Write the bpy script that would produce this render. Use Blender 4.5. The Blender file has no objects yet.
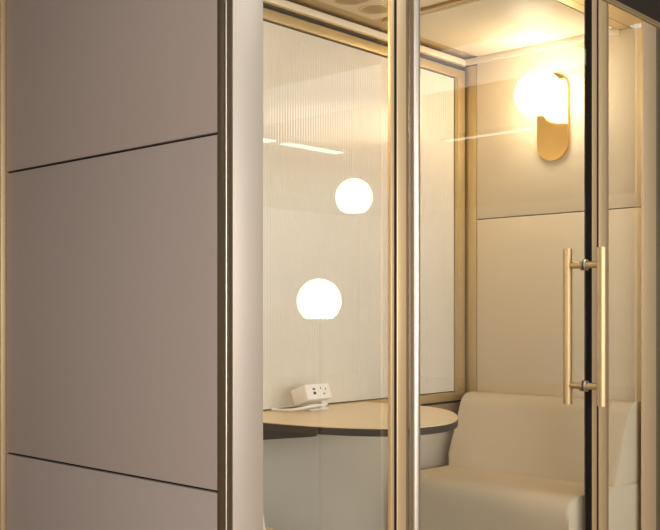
import bpy, bmesh, math
from mathutils import Vector, Matrix
S = bpy.context.scene
COL = S.collection
PI = math.pi

# ------------------------------------------------------------------ camera
F_PX, CX, HY = 982.0, 330.0, 314.0
th = math.atan2(900, 982)
Fw = Vector((math.cos(th), math.sin(th), 0)); Rt = Vector((math.sin(th), -math.cos(th), 0))
cp = -2.05 * (Fw + (233 - CX) / F_PX * Rt); cp.z = 1.06
cam = bpy.data.cameras.new('camera'); co = bpy.data.objects.new('camera', cam); COL.objects.link(co)
cam.sensor_width = 36; cam.lens = F_PX / 660 * 36; cam.shift_y = (HY - 265) / 660
cam.clip_start = 0.05
co.location = cp
co.rotation_euler = (PI / 2, 0, th - PI / 2)
S.camera = co

# ------------------------------------------------------------------ materials
def new_mat(name):
    m = bpy.data.materials.new(name); m.use_nodes = True
    return m, m.node_tree, m.node_tree.nodes['Principled BSDF']

def noise_bump(nt, b, scale=200, strength=.05, dist=.002, stretch=None):
    tc = nt.nodes.new('ShaderNodeTexCoord'); n = nt.nodes.new('ShaderNodeTexNoise')
    n.inputs['Scale'].default_value = scale; n.inputs['Detail'].default_value = 3
    if stretch:
        mp = nt.nodes.new('ShaderNodeMapping'); mp.inputs['Scale'].default_value = stretch
        nt.links.new(tc.outputs['Object'], mp.inputs['Vector']); nt.links.new(mp.outputs[0], n.inputs['Vector'])
    else:
        nt.links.new(tc.outputs['Object'], n.inputs['Vector'])
    bp = nt.nodes.new('ShaderNodeBump'); bp.inputs['Strength'].default_value = strength; bp.inputs['Distance'].default_value = dist
    nt.links.new(n.outputs['Fac'], bp.inputs['Height']); nt.links.new(bp.outputs[0], b.inputs['Normal'])
    return n

def mat(name, col, rough=.5, metal=0, bump=None, var=0, spec=.5, coat=0):
    m, nt, b = new_mat(name)
    b.inputs['Base Color'].default_value = (*col, 1); b.inputs['Roughness'].default_value = rough
    b.inputs['Metallic'].default_value = metal; b.inputs['Specular IOR Level'].default_value = spec
    b.inputs['Coat Weight'].default_value = coat
    if bump:
        n = noise_bump(nt, b, *bump)
        if var:
            r = nt.nodes.new('ShaderNodeMix'); r.data_type = 'RGBA'
            r.inputs[6].default_value = (*[c * (1 - var) for c in col], 1); r.inputs[7].default_value = (*[min(1, c * (1 + var)) for c in col], 1)
            nt.links.new(n.outputs['Fac'], r.inputs[0]); nt.links.new(r.outputs[2], b.inputs['Base Color'])
    return m

def emis(name, col, st):
    m = bpy.data.materials.new(name); m.use_nodes = True; nt = m.node_tree; nt.nodes.clear()
    e = nt.nodes.new('ShaderNodeEmission'); o = nt.nodes.new('ShaderNodeOutputMaterial')
    e.inputs[0].default_value = (*col, 1); e.inputs[1].default_value = st
    nt.links.new(e.outputs[0], o.inputs[0]); return m

def glass_mat(name, tint=(.97, .975, .965), boost=1.9):
    # clear pane: straight-through transmission plus a fresnel mirror on the side light enters
    m = bpy.data.materials.new(name); m.use_nodes = True; nt = m.node_tree; nt.nodes.clear()
    N = nt.nodes.new; L = nt.links.new
    o = N('ShaderNodeOutputMaterial'); t = N('ShaderNodeBsdfTransparent'); g = N('ShaderNodeBsdfGlossy'); mx = N('ShaderNodeMixShader')
    fr = N('ShaderNodeFresnel'); fr.inputs[0].default_value = 1.5
    ge = N('ShaderNodeNewGeometry'); inv = N('ShaderNodeMath'); inv.operation = 'SUBTRACT'; inv.inputs[0].default_value = 1
    L(ge.outputs['Backfacing'], inv.inputs[1])
    mu = N('ShaderNodeMath'); mu.operation = 'MULTIPLY'; mu.use_clamp = True; L(fr.outputs[0], mu.inputs[0]); L(inv.outputs[0], mu.inputs[1])
    m2 = N('ShaderNodeMath'); m2.operation = 'MULTIPLY'; m2.use_clamp = True; L(mu.outputs[0], m2.inputs[0]); m2.inputs[1].default_value = boost
    t.inputs[0].default_value = (*tint, 1); g.inputs[0].default_value = (1, 1, 1, 1); g.inputs['Roughness'].default_value = .0
    L(m2.outputs[0], mx.inputs[0]); L(t.outputs[0], mx.inputs[1]); L(g.outputs[0], mx.inputs[2]); L(mx.outputs[0], o.inputs[0])
    return m

M = {}
M['champagne'] = mat('champagne_anodised_metal', (.66, .49, .28), .40, .6)
M['satin'] = mat('pale_satin_metal', (.54, .47, .39), .45, .5)
M['satin_gold'] = mat('warm_satin_metal', (.58, .44, .26), .45, .5)
M['bronze'] = mat('bronze_metal', (.30, .235, .15), .4, .8)
M['steelgold'] = mat('polished_champagne_metal', (.50, .45, .38), .32, .85)
M['brass'] = mat('satin_brass', (.56, .41, .22), .42, .8)
M['plate'] = mat('polished_brass', (.88, .58, .20), .10, 1, (900, .05, .0005))
M['gasket'] = mat('black_rubber_gasket', (.010, .009, .008), .6, 0, None, 0, .15)
M['dark'] = mat('dark_shadow_gap_lining', (.02, .017, .014), .7)
M['fascia'] = mat('dark_bronze_fascia', (.024, .018, .013), .75, 0, None, 0, .15)
M['panel'] = mat('taupe_wall_panel', (.47, .405, .365), .5, 0, (350, .12, .0008), .04, .4)
M['cream'] = mat('cream_wall_panel', (.75, .655, .49), .55, 0, (500, .10, .0006), .02, .4)
M['ceil'] = mat('cream_ceiling_panel', (.80, .72, .57), .5)
M['ceilgold'] = mat('gold_ceiling_trim', (.60, .47, .25), .4, .6)
M['fabric'] = mat('cream_upholstery', (.64, .55, .41), .85, 0, (700, .35, .001), .05, .2)
M['oak'] = mat('light_oak_laminate', (.78, .62, .39), .3, 0, (12, .03, .001, (1, 14, 1)), .06)
M['edge'] = mat('dark_table_edge', (.03, .024, .018), .55)
M['lower'] = mat('grey_lower_panel', (.53, .49, .41), .3, 0, (40, .02, .001), .02)
M['woodrail'] = mat('brown_rail', (.34, .25, .16), .45, 0, (20, .03, .001, (1, 12, 12)), .08)
M['white'] = mat('white_plastic', (.82, .80, .76), .35)
M['black'] = mat('black_socket', (.02, .02, .02), .5)
M['grille'] = mat('brown_grille', (.66, .50, .28), .5, .1)
M['hole'] = mat('grille_hole', (.04, .03, .02), .8)
M['globe'] = emis('glowing_opal_glass', (1.0, .82, .57), 8.0)
M['globe_far'] = emis('glowing_opal_glass_outside', (1.0, .86, .64), 4.2)
M['led'] = emis('linear_led_diffuser', (1.0, .98, .96), 2.2)
M['led_dim'] = emis('dim_led_diffuser', (1.0, .95, .88), 1.0)
M['led_soft'] = emis('soft_ceiling_diffuser', (1.0, .97, .93), .42)
M['soffit_glow'] = emis('glowing_soffit_square', (1.0, .86, .66), .35)
M['glass'] = glass_mat('clear_glass')
M['fluted'] = mat('fluted_frosted_glass', (.68, .64, .565), .16, 0, None, 0, .6, .2)
M['floor'] = mat('outer_timber_floor', (.42, .30, .19), .45, 0, (3, .03, .001, (1, 9, 1)), .12)
M['carpet'] = mat('booth_carpet', (.20, .18, .16), .95, 0, (300, .4, .002), .15)
M['room'] = mat('outer_room_paint', (.70, .66, .61), .7)
M['roomceil'] = mat('outer_dark_ceiling', (.28, .28, .29), .8)
M['roomband'] = mat('outer_white_soffit', (.85, .83, .80), .6)

# ------------------------------------------------------------------ helpers
def add_box(bm, x0, x1, y0, y1, z0, z1, bev=0, seg=2, mtx=None):
    r = bmesh.ops.create_cube(bm, size=1)
    vs = r['verts']
    for v in vs:
        v.co = Vector(((x0 + x1) / 2 + v.co.x * (x1 - x0), (y0 + y1) / 2 + v.co.y * (y1 - y0), (z0 + z1) / 2 + v.co.z * (z1 - z0)))
    if mtx: bmesh.ops.transform(bm, matrix=mtx, verts=vs)
    if bev:
        es = list({e for v in vs for e in v.link_edges})
        bmesh.ops.bevel(bm, geom=es, offset=bev, segments=seg, affect='EDGES', profile=.5)

def add_cyl(bm, p0, p1, r, n=24, r2=None, bev=0):
    p0, p1 = Vector(p0), Vector(p1); d = p1 - p0
    q = d.to_track_quat('Z', 'Y').to_matrix().to_4x4()
    res = bmesh.ops.create_cone(bm, cap_ends=True, segments=n, radius1=r, radius2=r if r2 is None else r2, depth=d.length,
                                matrix=Matrix.Translation((p0 + p1) / 2) @ q)
    if bev:
        vs = set(res['verts']); es = [e for e in bm.edges if e.verts[0] in vs and e.verts[1] in vs and any(len(f.verts) > 4 for f in e.link_faces)]
        bmesh.ops.bevel(bm, geom=es, offset=bev, segments=2, affect='EDGES')

def add_lathe(bm, prof, n=40, mtx=None):
    rings = []
    new = []
    for r, z in prof:
        if r < 1e-6:
            v = bm.verts.new((0, 0, z)); new.append(v); rings.append([v])
        else:
            ring = [bm.verts.new((r * math.cos(2 * PI * i / n), r * math.sin(2 * PI * i / n), z)) for i in range(n)]
            new += ring; rings.append(ring)
    for a, b in zip(rings, rings[1:]):
        for i in range(n):
            j = (i + 1) % n
            if len(a) == 1: bm.faces.new((a[0], b[j], b[i]))
            elif len(b) == 1: bm.faces.new((a[i], a[j], b[0]))
            else: bm.faces.new((a[i], a[j], b[j], b[i]))
    if mtx: bmesh.ops.transform(bm, matrix=mtx, verts=new)

def add_prism(bm, pts, a0, a1, axis='Z', bev=0, seg=3):
    """extrude a 2D outline; axis Z: pts are (x,y); axis Y: pts are (x,z); axis X: pts are (y,z)"""
    f = {'Z': lambda p, a: (p[0], p[1], a), 'Y': lambda p, a: (p[0], a, p[1]), 'X': lambda p, a: (a, p[0], p[1])}[axis]
    A = [bm.verts.new(f(p, a0)) for p in pts]; B = [bm.verts.new(f(p, a1)) for p in pts]
    fa = bm.faces.new(A); fb = bm.faces.new(B[::-1]); n = len(pts)
    for i in range(n): bm.faces.new((A[i], B[i], B[(i + 1) % n], A[(i + 1) % n]))
    if bev:
        es = list(set(fa.edges) | set(fb.edges))
        bmesh.ops.bevel(bm, geom=es, offset=bev, segments=seg, affect='EDGES', profile=.5)

def tube_path(bm, pts, r, n=12):
    prev = None
    for i, p in enumerate(pts):
        p = Vector(p)
        d = (Vector(pts[min(i + 1, len(pts) - 1)]) - Vector(pts[max(i - 1, 0)])).normalized()
        q = d.to_track_quat('Z', 'Y').to_matrix()
        ring = [bm.verts.new(p + q @ Vector((r * math.cos(2 * PI * k / n), r * math.sin(2 * PI * k / n), 0))) for k in range(n)]
        if prev:
            for k in range(n): bm.faces.new((prev[k], prev[(k + 1) % n], ring[(k + 1) % n], ring[k]))
        else: bm.faces.new(ring[::-1])
        prev = ring
    bm.faces.new(prev)

def obj(name, bm, m, parent=None, smooth=True, sharp=35):
    bmesh.ops.recalc_face_normals(bm, faces=bm.faces)
    me = bpy.data.meshes.new(name); bm.to_mesh(me); bm.free()
    me.materials.append(m)
    o = bpy.data.objects.new(name, me); COL.objects.link(o)
    if parent:
        o.parent = parent; o.matrix_parent_inverse = Matrix.Translation(-parent.location)
    if smooth:
        for p in me.polygons: p.use_smooth = True
        me.set_sharp_from_angle(angle=math.radians(sharp))
    return o

def box(name, b, m, parent=None, bev=0, seg=2):
    bm = bmesh.new(); add_box(bm, *b, bev, seg); return obj(name, bm, m, parent)

def thing(name, label, cat, loc, group=None, kind=None):
    o = bpy.data.objects.new(name, None); COL.objects.link(o); o.location = loc; o.empty_display_size = .05
    tag(o, label, cat, group, kind); return o

def tag(o, label, cat, group=None, kind=None):
    if label: o['label'] = label
    if cat: o['category'] = cat
    if group: o['group'] = group
    if kind: o['kind'] = kind
    return o

W, D, ZT = 2.0, 0.8, 2.10          # interior right wall, interior back wall, header underside

# ------------------------------------------------------------------ left outer wall
wl = thing('wall_left', 'taupe panelled outer side wall of the booth with thin dark seams', 'wall', (0, .5, 0), kind='structure')
box('wall_core', (.012, .05, .05, .98, 0, 2.36), M['gasket'], wl)
for z0, z1 in ((.02, .6792), (.6852, 1.4408), (1.4468, 2.204), (2.210, 2.36)):
    box('wall_panel', (0, .014, .0515, .919, z0, z1), M['panel'], wl, .0006)
box('inner_lining', (.05, .056, .05, D, 0, 2.14), M['cream'], wl)

# left rear post
rp = box('trim_1', (-.012, .05, .927, .99, 0, 2.36), M['champagne'], None, .002)
tag(rp, 'gold metal vertical trim closing the far left edge of taupe wall', 'trim', kind='structure')

# front left corner post
cpst = thing('trim_2', 'wide satin metal corner post between taupe wall and front glass', 'post', (.04, .02, 0), kind='structure')
bm = bmesh.new()
add_box(bm, 0, .087, 0, .004, 0, 2.36, .001)
add_box(bm, .012, .087, .004, .040, 0, 2.36)
obj('front_plate', bm, M['satin'], cpst)
box('side_flange', (.0, .03, .029, .050, 0, 2.36), M['bronze'], cpst, .001)
bm = bmesh.new(); add_cyl(bm, (.002, .0235, 0), (.002, .0235, 2.36), .0036, 20); obj('bead', bm, M['steelgold'], cpst)
box('side_strip', (.002, .03, .005, .0185, 0, 2.36), M['bronze'], cpst, .001)

# ------------------------------------------------------------------ front fixed glass, left
w1 = thing('window_1', 'tall fixed clear glass pane right of the wide corner post', 'window', (.3, .02, 0), kind='structure')
box('glass_pane', (.087, .580, .016, .024, .03, ZT), M['glass'], w1)
box('bottom_rail', (.087, .5385, .0, .04, 0, .03), M['champagne'], w1, .001)

# central stile cluster
st = thing('trim_3', 'gold metal stile with black gasket line beside the glass door hinge', 'post', (.55, .02, 0), kind='structure')
bm = bmesh.new()
add_box(bm, .523, .5365, .0, .010, 0, ZT, .001); pass
obj('glazing_bead', bm, M['champagne'], st)
box('gasket', (.5365, .5475, .0015, .009, 0, ZT), M['gasket'], st)
bm = bmesh.new(); add_box(bm, .5475, .584, -.001, .014, 0, ZT, .003, 3); obj('stile', bm, M['champagne'], st)
box('hinge_gap', (.584, .608, .010, .030, 0, ZT), M['bronze'], st)

# ------------------------------------------------------------------ door
dr = thing('door_1', 'frameless clear glass door with brass bar handles and black edge seal', 'door', (.62, .0, 0), kind='structure')
bm = bmesh.new(); add_cyl(bm, (.622, .002, .02), (.622, .002, ZT - .004), .0145, 32); obj('hinge_tube', bm, M['steelgold'], dr)
box('glass_pane', (.628, 1.521, -.004, .004, .02, ZT - .004), M['glass'], dr)
bm = bmesh.new(); add_box(bm, 1.523, 1.552, -.005, .004, .02, ZT - .004, .001)
for k in range(3): add_box(bm, 1.525 + .009 * k, 1.529 + .009 * k, -.009, -.007, .02, ZT - .004)
obj('edge_seal', bm, M['gasket'], dr)
for name, yy, lab in (('door_handle', -.06, 'brass bar handle on the outside of the glass door'), ('door_handle', .06, 'brass bar handle on the inside of the glass door')):
    s = 1 if yy > 0 else -1
    bm = bmesh.new(); add_cyl(bm, (1.513, yy, .766), (1.513, yy, 1.273), .0150, 32, bev=.0015)
    h = obj(name, bm, M['brass'], dr); h['label'] = lab
    for z in (.828, 1.218):
        bm = bmesh.new(); add_cyl(bm, (1.513, .004 * s, z), (1.513, yy - s * .010, z), .0105, 20)
        obj('standoff', bm, M['brass'], h)
        bm = bmesh.new(); add_cyl(bm, (1.513, .0045 * s, z), (1.513, .0115 * s, z), .018, 24, bev=.0015)
        obj('rosette', bm, M['steelgold'], h)

# ------------------------------------------------------------------ right jamb, fixed pane and end post
jb = thing('trim_4', 'gold metal jamb with dark centre line right of the glass door', 'post', (1.62, .02, 0), kind='structure')
bm = bmesh.new(); add_box(bm, 1.556, 1.598, .0, .020, 0, ZT, .001); obj('strike_profile', bm, M['champagne'], jb)
box('gasket', (1.598, 1.616, .004, .045, 0, ZT), M['gasket'], jb)
bm = bmesh.new(); add_box(bm, 1.616, 1.668, .0, .045, 0, ZT, .002); obj('jamb_profile', bm, M['champagne'], jb)
box('glazing_bead', (1.668, 1.690, .004, .045, 0, ZT), M['brass'], jb, .001)
w2 = thing('window_2', 'narrow fixed glass pane between door jamb and right end post', 'window', (1.8, .02, 0), kind='structure')
box('glass_pane', (1.69, 1.995, .016, .024, .03, ZT), M['glass'], w2)
box('bottom_rail', (1.69, 1.945, .0, .04, 0, .03), M['champagne'], w2, .001)
ep = thing('trim_5', 'tan metal end post at the right edge of the booth front', 'post', (2.0, .02, 0), kind='structure')
box('front_plate', (1.945, 2.052, .0, .009, 0, ZT), M['satin_gold'], ep, .0012)
box('side_flange', (2.052, 2.10, .006, .034, 0, ZT), M['bronze'], ep, .001)

# header
hd = thing('trim_6', 'dark header fascia with gold lower edge above the front glass', 'header', (1.1, .02, 2.1), kind='structure')
bm = bmesh.new(); add_box(bm, .087, 2.10, .0, .07, ZT, 2.106); add_box(bm, .087, 2.10, -.002, .01, 2.106, 2.109)
obj('soffit', bm, M['ceilgold'], hd)
box('joint_line', (.087, 2.0, .070, .073, 2.100, 2.1175), M['dark'], hd)
box('inner_soffit', (.06, 2.0, .073, .112, 2.101, 2.1175), M['ceilgold'], hd)
box('shadow_line', (.087, 2.10, -.0015, .01, 2.1005, 2.109), M['bronze'], hd)
box('edge_strip', (.087, 2.10, -.006, .01, 2.109, 2.120), M['brass'], hd, .001)
box('fascia_board', (.087, 2.10, -.003, .07, 2.120, 2.36), M['fascia'], hd)

# ------------------------------------------------------------------ right inner wall
wr = thing('wall_right', 'cream panelled end wall with one thin dark seam behind the lamp', 'wall', (2.03, .4, 0), kind='structure')
box('wall_core', (W + .008, W + .05, .010, D + .04, 0, 2.30), M['dark'], wr)
for z0, z1 in ((0, .736), (.740, 1.4455), (1.4495, 2.14)):
    box('wall_panel', (W, W + .01, .010, .741, z0, z1), M['cream'], wr, .001)
box('corner_trim', (W - .004, W + .01, .743, D, 0, 2.080), M['ceilgold'], wr, .001)
bm = bmesh.new(); add_box(bm, W - .012, W, .115, D, 2.084, 2.110, .001); obj('cornice', bm, M['ceil'], wr)

# ------------------------------------------------------------------ back wall with fluted window
wb = thing('wall_back', 'back wall below the fluted window with brown rail and grey panel', 'wall', (1, .83, 0), kind='structure')
box('wall_core', (.056, W + .008, D + .012, D + .05, 0, 2.30), M['dark'], wb)
box('lower_panel', (.056, W, D + .002, D + .012, 0, .655), M['lower'], wb)
box('brown_rail', (.056, W - .004, D, D + .012, .657, .698), M['woodrail'], wb, .001)
box('cornice', (.056, W - .012, D - .010, D + .012, 2.084, 2.108), M['ceil'], wb, .001)
box('cornice_trim', (.056, W - .012, D - .008, D + .012, 2.078, 2.0838), M['ceilgold'], wb)

w3 = thing('window_3', 'wide fluted glass window in a gold frame on the back wall', 'window', (1, .8, .7), kind='structure')
bm = bmesh.new()
z0, z1, x0, x1 = .746, 2.022, .10, 1.926
n = int((x1 - x0) / .0125); sub = 6; A = []; B = []
for i in range(n * sub + 1):
    x = x0 + (x1 - x0) * i / (n * sub); y = D + .004 - .0010 * abs(math.sin(PI * i / sub))
    A.append(bm.verts.new((x, y, z0))); B.append(bm.verts.new((x, y, z1)))
for i in range(n * sub): bm.faces.new((A[i], A[i + 1], B[i + 1], B[i]))
C1 = bm.verts.new((x0, D + .01, z0)); C2 = bm.verts.new((x1, D + .01, z0)); C3 = bm.verts.new((x1, D + .01, z1)); C4 = bm.verts.new((x0, D + .01, z1))
bm.faces.new((C1, C4, C3, C2)); bm.faces.new([A[0], B[0], C4, C1]); bm.faces.new([A[-1], C2, C3, B[-1]])
bm.faces.new(A[::-1] + [C1, C2]); bm.faces.new(B + [C3, C4])
obj('fluted_glass', bm, M['fluted'], w3, True, 60)
bm = bmesh.new()
add_box(bm, x0 - .04, 1.986, D - .010, D + .010, 2.026, 2.060, .0015)
add_box(bm, x0 - .04, 1.986, D - .010, D + .010, .708, .742, .0015)
add_box(bm, 1.936, 1.986, D - .010, D + .010, .742, 2.026, .0015)
add_box(bm, x0 - .04, x0 - .006, D - .014, D + .010, .742, 2.026, .0015)
add_box(bm, 1.930, 1.936, D - .002, D + .010, .742, 2.026)
obj('window_frame', bm, M['ceilgold'], w3)

# ------------------------------------------------------------------ booth ceiling
ce = thing('ceiling', 'cream booth ceiling of flat raised panels edged with gold shadow gaps', 'ceiling', (1, .4, 2.1), kind='structure')
box('ceiling_base', (.05, W + .01, .07, D + .012, 2.118, 2.16), M['ceilgold'], ce)
box('ceiling_panel', (1.372, 1.955, .118, .708, 2.100, 2.1175), M['ceil'], ce, .001)
box('ceiling_panel', (.12, 1.292, .118, .700, 2.100, 2.1175), M['ceil'], ce, .001)
box('panel_trim', (1.345, 1.366, .118, .708, 2.106, 2.1175), M['ceilgold'], ce, .001)
box('roof', (-.0, 2.10, .0705, .98, 2.31, 2.36), M['fascia'], ce)

def vent(x, y, r, label):
    v = thing('ceiling_vent', label, 'vent', (x, y, 2.1), 'round perforated vents in the booth ceiling')
    bm = bmesh.new()
    add_lathe(bm, [(r - .003, 2.1005), (r - .002, 2.098), (r, 2.0975), (r + .002, 2.098), (r + .003, 2.1005)], 40, Matrix.Translation((x, y, 0)))
    obj('rim', bm, M['ceilgold'], v)
    bm = bmesh.new(); add_cyl(bm, (x, y, 2.0985), (x, y, 2.1005), r - .002, 40); obj('grille', bm, M['grille'], v)
    bm = bmesh.new(); s = .0105
    for i in range(-12, 13):
        for j in range(-12, 13):
            px = (i + (j % 2) * .5) * s; py = j * s * .866
            if px * px + py * py < (r - .007) ** 2:
                bmesh.ops.create_cone(bm, cap_ends=True, segments=8, radius1=.0024, radius2=.0024, depth=.0012,
                                      matrix=Matrix.Translation((x + px, y + py, 2.0982)))
    h = obj('perforations', bm, M['hole'], v); h['kind'] = 'stuff'
V1X, V1Y, V2X, V2Y = 1.197, .616, 1.056, .600
vent(V1X, V1Y, .052, 'round brown perforated ceiling vent nearer the door')
vent(V2X, V2Y, .064, 'round brown perforated ceiling vent farther left, cut by photo top')

dl = box('soffit_glow_plate', (1.965, 2.03, .012, .060, 2.0955, 2.0999), M['soffit_glow'])  # glowing plate added in place of a bright reflected square
tag(dl, 'small square glowing plate added on the gold soffit above right pane', 'light')

# ------------------------------------------------------------------ booth floor
fl = box('floor', (-9, 12, -10, 7, -.05, 0), M['floor']); tag(fl, 'warm timber floor of the room outside the booth', 'floor', kind='structure')
bf = box('floor_booth', (.056, 2.0, .05, D, .0, .012), M['carpet']); tag(bf, 'dark carpet floor inside the booth', 'floor', kind='structure')

# ------------------------------------------------------------------ sofas
def sofa(x_wall, sgn, label, slim=False):
    """profile in distance-from-wall u and height z"""
    X = lambda u: x_wall - sgn * u
    t = thing('bench_sofa', label, 'sofa', (X(.27), .4, .012))
    y0, y1 = .030, .742
    def rounded(pts, rad):
        out = []; n = len(pts)
        for i in range(n):
            p = Vector(pts[i]); a = (Vector(pts[i - 1]) - p); b = (Vector(pts[(i + 1) % n]) - p); r = rad[i]
            if r == 0: out.append(tuple(p)); continue
            A = p + a.normalized() * r; B = p + b.normalized() * r
            for k in range(9):
                s = k / 8; out.append(tuple(A * (1 - s) ** 2 + p * 2 * s * (1 - s) + B * s * s))
        return out
    pr = rounded([(.002, .452), (.212, .452), (.200, .50), (.100, .744), (.002, .744)], [0, 0, 0, .05, .02])
    if slim: pr = rounded([(.002, .452), (.10, .452), (.085, .50), (.032, .757), (.002, .757)], [0, 0, 0, .012, .005])
    bm = bmesh.new(); add_prism(bm, [(X(u), z) for u, z in pr], y0, y1, 'Y', .016, 4)
    obj('backrest', bm, M['fabric'], t, True, 50)
    pr = rounded([(.006, .10), (.534, .10), (.534, .466), (.190, .462), (.006, .46)], [0, .01, .085, 0, 0])
    bm = bmesh.new(); add_prism(bm, [(X(u), z) for u, z in pr], y0, y1, 'Y', .018, 4)
    obj('seat', bm, M['fabric'], t, True, 50)
    a, b = sorted((X(.02), X(.50)))
    box('plinth', (a, b, y0 + .02, y1 - .01, .012, .10), M['dark'], t)
    return t
sofa(W, 1, 'cream upholstered bench sofa against the cream wall under the lamp')
sofa(.056, -1, 'cream bench sofa left of the table, only its seat edge showing', True)

# ------------------------------------------------------------------ table
tb = thing('wall_table', 'light oak D-shaped table with dark edge fixed to the back wall', 'table', (1, .5, .7))
ctrl = [(.63, .796), (.632, .68), (.64, .57), (.655, .455), (.69, .325), (.755, .215), (.85, .160), (.955, .150), (1.05, .178), (1.145, .235), (1.225, .302), (1.30, .385), (1.35, .48), (1.365, .58), (1.355, .70), (1.345, .796)]
out = []
for i in range(len(ctrl) - 1):
    p0 = Vector(ctrl[max(i - 1, 0)]); p1 = Vector(ctrl[i]); p2 = Vector(ctrl[i + 1]); p3 = Vector(ctrl[min(i + 2, len(ctrl) - 1)])
    for k in range(6):
        s = k / 6
        out.append(tuple(.5 * ((2 * p1) + (p2 - p0) * s + (2 * p0 - 5 * p1 + 4 * p2 - p3) * s * s + (3 * p1 - p0 - 3 * p2 + p3) * s ** 3)))
out.append(ctrl[-1])
bm = bmesh.new(); add_prism(bm, out, .737, .740, 'Z'); obj('tabletop', bm, M['oak'], tb)
bm = bmesh.new(); add_prism(bm, out, .716, .7368, 'Z'); obj('table_edge', bm, M['edge'], tb)['label'] = 'dark edge band of the table'
bm = bmesh.new()
for x in (.72,):
    add_prism(bm, [(.799, .50), (.799, .7155), (.45, .7155), (.45, .70), (.76, .66), (.775, .50)], x - .015, x + .015, 'X')
obj('wall_bracket', bm, M['edge'], tb)

# ------------------------------------------------------------------ power outlet on the table
po = thing('power_outlet', 'small white tilted desktop power outlet on the rear of the oak table', 'power outlet', (1.0, .70, .74))
R = Matrix.Translation((.980, .705, .795)) @ Matrix.Rotation(math.radians(-20), 4, 'X')
bm = bmesh.new(); add_box(bm, -.058, .058, -.032, .036, -.026, .026, .003, 3, R); obj('outlet_box', bm, M['white'], po)
fp = bmesh.new(); add_box(fp, -.056, .056, -.0335, -.0318, -.0245, .0245, .001, 2, R); fpo = obj('faceplate', fp, M['white'], po)
for nm, b in (('usb_port', (-.0265, -.0155, .006, .011)), ('usb_port', (-.0270, -.0150, -.010, -.001)), ('socket_slot', (.011, .0135, .006, .014)),
              ('socket_slot', (.033, .0355, .002, .010)), ('socket_slot', (.020, .0255, -.012, -.007))):
    bm = bmesh.new(); add_box(bm, b[0], b[1], -.0345, -.033, b[2], b[3], 0, 1, R); obj(nm, bm, M['black'], fpo)
bm = bmesh.new(); add_box(bm, .965, 1.055, .695, .735, .740, .747, .002); add_box(bm, 1.022, 1.044, .70, .72, .745, .785, .002)
obj('clamp_foot', bm, M['white'], po)
bm = bmesh.new(); tube_path(bm, [(1.03, .685, .760), (.99, .675, .760), (.95, .675, .759), (.915, .685, .755), (.895, .71, .748), (.885, .75, .746), (.88, .79, .746)], .0048)
obj('cable', bm, M['white'], po)

# ------------------------------------------------------------------ globe lamps
def cut_globe(bm, c, r, cut=.80, n=48, m=28):
    prof = []
    a0 = -math.asin(cut)
    zc = r * math.sin(a0); rc = r * math.cos(a0)
    prof += [(0, zc), (rc * .93, zc), (rc * .985, zc + .002)]
    for i in range(1, m + 1):
        a = a0 + (PI / 2 - a0) * i / m; prof.append((max(r * math.cos(a), 0), r * math.sin(a)))
    add_lathe(bm, prof, n, Matrix.Translation(c))

def sconce(xw, g, label):
    X = lambda u: xw - g * u
    sc = thing('wall_sconce', label, 'wall lamp', (xw, .386, 1.83))
    bm = bmesh.new(); yc, hw, zb, zt = .386, .066, 1.650, 1.985; pts = []
    for k in range(33): a = PI * k / 32; pts.append((yc + hw * math.cos(a), zt - hw + hw * math.sin(a)))
    for k in range(33): a = PI + PI * k / 32; pts.append((yc + hw * math.cos(a), zb + hw + hw * math.sin(a)))
    add_prism(bm, pts, X(.016), X(.0005), 'X', .0015, 2); obj('back_plate', bm, M['plate'], sc)
    bm = bmesh.new(); cut_globe(bm, (X(.110), .388, 1.888), .090, .76); obj('globe_shade', bm, M['globe'], sc)
    bm = bmesh.new(); add_cyl(bm, (X(.022), .388, 1.888), (X(.0155), .388, 1.888), .018, 20); obj('globe_arm', bm, M['brass'], sc)
sconce(W, 1, 'brass pill-shaped wall lamp with glowing white globe on the cream wall')
sconce(.056, -1, 'unseen globe wall lamp added for fill on the left inner wall of the booth')  # assumed lamp out of view, added to brighten the booth interior

# lamps of the room outside, seen as reflections in the glass
PY, QY = -1.748, -1.333
pl = thing('pendant_lamp', 'white flat-bottomed globe pendant reflected high in the left glass pane', 'pendant lamp', (2.424, PY, 2.8), 'globe lamps outside the booth')
bm = bmesh.new(); cut_globe(bm, (2.424, PY, 1.660), .096, .82); obj('globe_shade', bm, M['globe_far'], pl)
bm = bmesh.new(); add_cyl(bm, (2.424, PY, 1.754), (2.424, PY, 2.8), .003, 8); add_cyl(bm, (2.424, PY, 2.775), (2.424, PY, 2.8), .05, 24)
obj('cord', bm, M['brass'], pl)
fp2 = thing('globe_floor_lamp', 'white flat-bottomed globe lamp on a stem reflected low in left pane', 'floor lamp', (1.719, QY, 0), 'globe lamps outside the booth')
bm = bmesh.new(); cut_globe(bm, (1.719, QY, 1.116), .097, .80); obj('globe_shade', bm, M['globe_far'], fp2)
bm = bmesh.new(); add_cyl(bm, (1.719, QY, .02), (1.719, QY, 1.037), .011, 16); obj('stem', bm, M['bronze'], fp2)
bm = bmesh.new(); add_cyl(bm, (1.719, QY, 0), (1.719, QY, .02), .14, 40, bev=.004); obj('base', bm, M['brass'], fp2)

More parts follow.
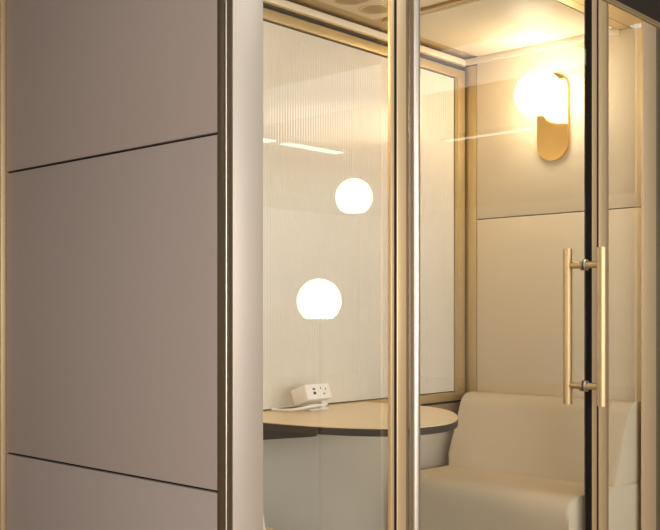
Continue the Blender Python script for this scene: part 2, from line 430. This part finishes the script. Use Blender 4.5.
# ------------------------------------------------------------------ outer room
o = box('ceiling_outer', (-9, 12, -10, 7, 2.8, 2.9), M['roomceil']); tag(o, 'dark ceiling of the room outside', 'ceiling', kind='structure')
for nm, b in (('wall_front', (-9, 12, -10.1, -10, 0, 2.8)), ('wall_rear', (-9, 12, 7, 7.1, 0, 2.8)), ('wall_west', (-9.1, -9, -10, 7, 0, 2.8)), ('wall_east', (12, 12.1, -10, 7, 0, 2.8))):
    tag(box(nm, b, M['room']), 'plain painted wall of the outer room', 'wall', kind='structure')
sf = box('soffit_band', (3.895, 4.78, -9.5, -1.6, 2.77, 2.799), M['led_soft']); tag(sf, 'broad softly glowing ceiling band reflected across the booth glass', 'ceiling light')
def linear(x0, x1, y0, y1, lab, m=None):
    t = thing('linear_light', lab, 'ceiling light', ((x0 + x1) / 2, (y0 + y1) / 2, 2.8), 'linear ceiling lights outside')
    box('housing', (x0 - .02, x1 + .02, y0 - .02, y1 + .02, 2.76, 2.7995), M['fascia'], t)
    box('diffuser' , (x0, x1, y0, y1, 2.752, 2.76), m or M['led'], t)
linear(5.17, 5.36, -5.46, -5.32, 'short white linear light reflected at the left rim of the pane')
linear(5.515, 6.33, -5.43, -5.30, 'bright white linear light reflected in upper left glass pane')
linear(6.47, 6.53, -4.15, -3.2, 'thin linear light reflected in the glass door left of the sconce', M['led_dim'])
linear(.1, 1.7, -1.01, -.89, 'unseen linear light added in front of the booth to brighten the post')  # out of view, added to lighten the upper part of the front post
linear(-5.2, -2.4, -3.2, -3.0, 'unseen linear light added behind the camera to the left')  # unseen fixture, added to light the outer room
linear(-3.0, -2.8, .2, 3.0, 'unseen linear light added beside the taupe side wall')  # another unseen fixture added to light the outer room

# ------------------------------------------------------------------ lights
def area(name, loc, tgt, sx, sy, power, col, spread=180):
    l = bpy.data.lights.new(name, 'AREA'); l.shape = 'RECTANGLE'; l.size = sx; l.size_y = sy; l.energy = power; l.color = col
    l.spread = math.radians(spread)
    o = bpy.data.objects.new(name, l); COL.objects.link(o); o.location = loc
    o.rotation_euler = (Vector(tgt) - Vector(loc)).to_track_quat('-Z', 'Y').to_euler()
    return o
area('linear_glow_left', (-3.8, -3.1, 2.74), (-3.8, -3.1, 0), 2.8, .2, 50, (1, .95, .92))  # light output of the added fixture on the left
area('side_wall_fill', (-3.5, -6.5, 1.2), (0, .3, .7), 4.0, 2.0, 110, (1, .93, .88))  # added fill that brightens the taupe side wall, no window there
area('front_fill', (1.5, -7.5, 1.6), (1.5, 0, 1.0), 5.0, 1.8, 90, (.94, .97, 1))  # added cool fill on the booth front, no window behind it
area('far_wall_fill', (7.5, -8.3, 2.7), (7.5, -10, 1.3), 7.0, .3, 45, (.90, .95, 1))  # added light on the far wall for softer reflections in metal and glass
area('post_top_fill', (.9, -.95, 2.74), (.9, -.95, 0), 1.6, .12, 5, (.92, .96, 1))  # added light over the aisle, lifts the top of the corner post
def point(name, loc, r, power, col):
    l = bpy.data.lights.new(name, 'POINT'); l.energy = power; l.color = col; l.shadow_soft_size = r
    o = bpy.data.objects.new(name, l); COL.objects.link(o); o.location = loc
w = bpy.data.worlds.new('world'); S.world = w; w.use_nodes = True
w.node_tree.nodes['Background'].inputs[0].default_value = (.9, .92, 1, 1); w.node_tree.nodes['Background'].inputs[1].default_value = .3

S.view_settings.view_transform = 'Standard'; S.view_settings.look = 'None'; S.view_settings.gamma = 1; S.view_settings.use_curve_mapping = False
S.view_settings.exposure = 1.25
S.cycles.use_denoising = True
S.cycles.max_bounces = 12; S.cycles.transparent_max_bounces = 16; S.cycles.diffuse_bounces = 5
S.cycles.sample_clamp_indirect = 6
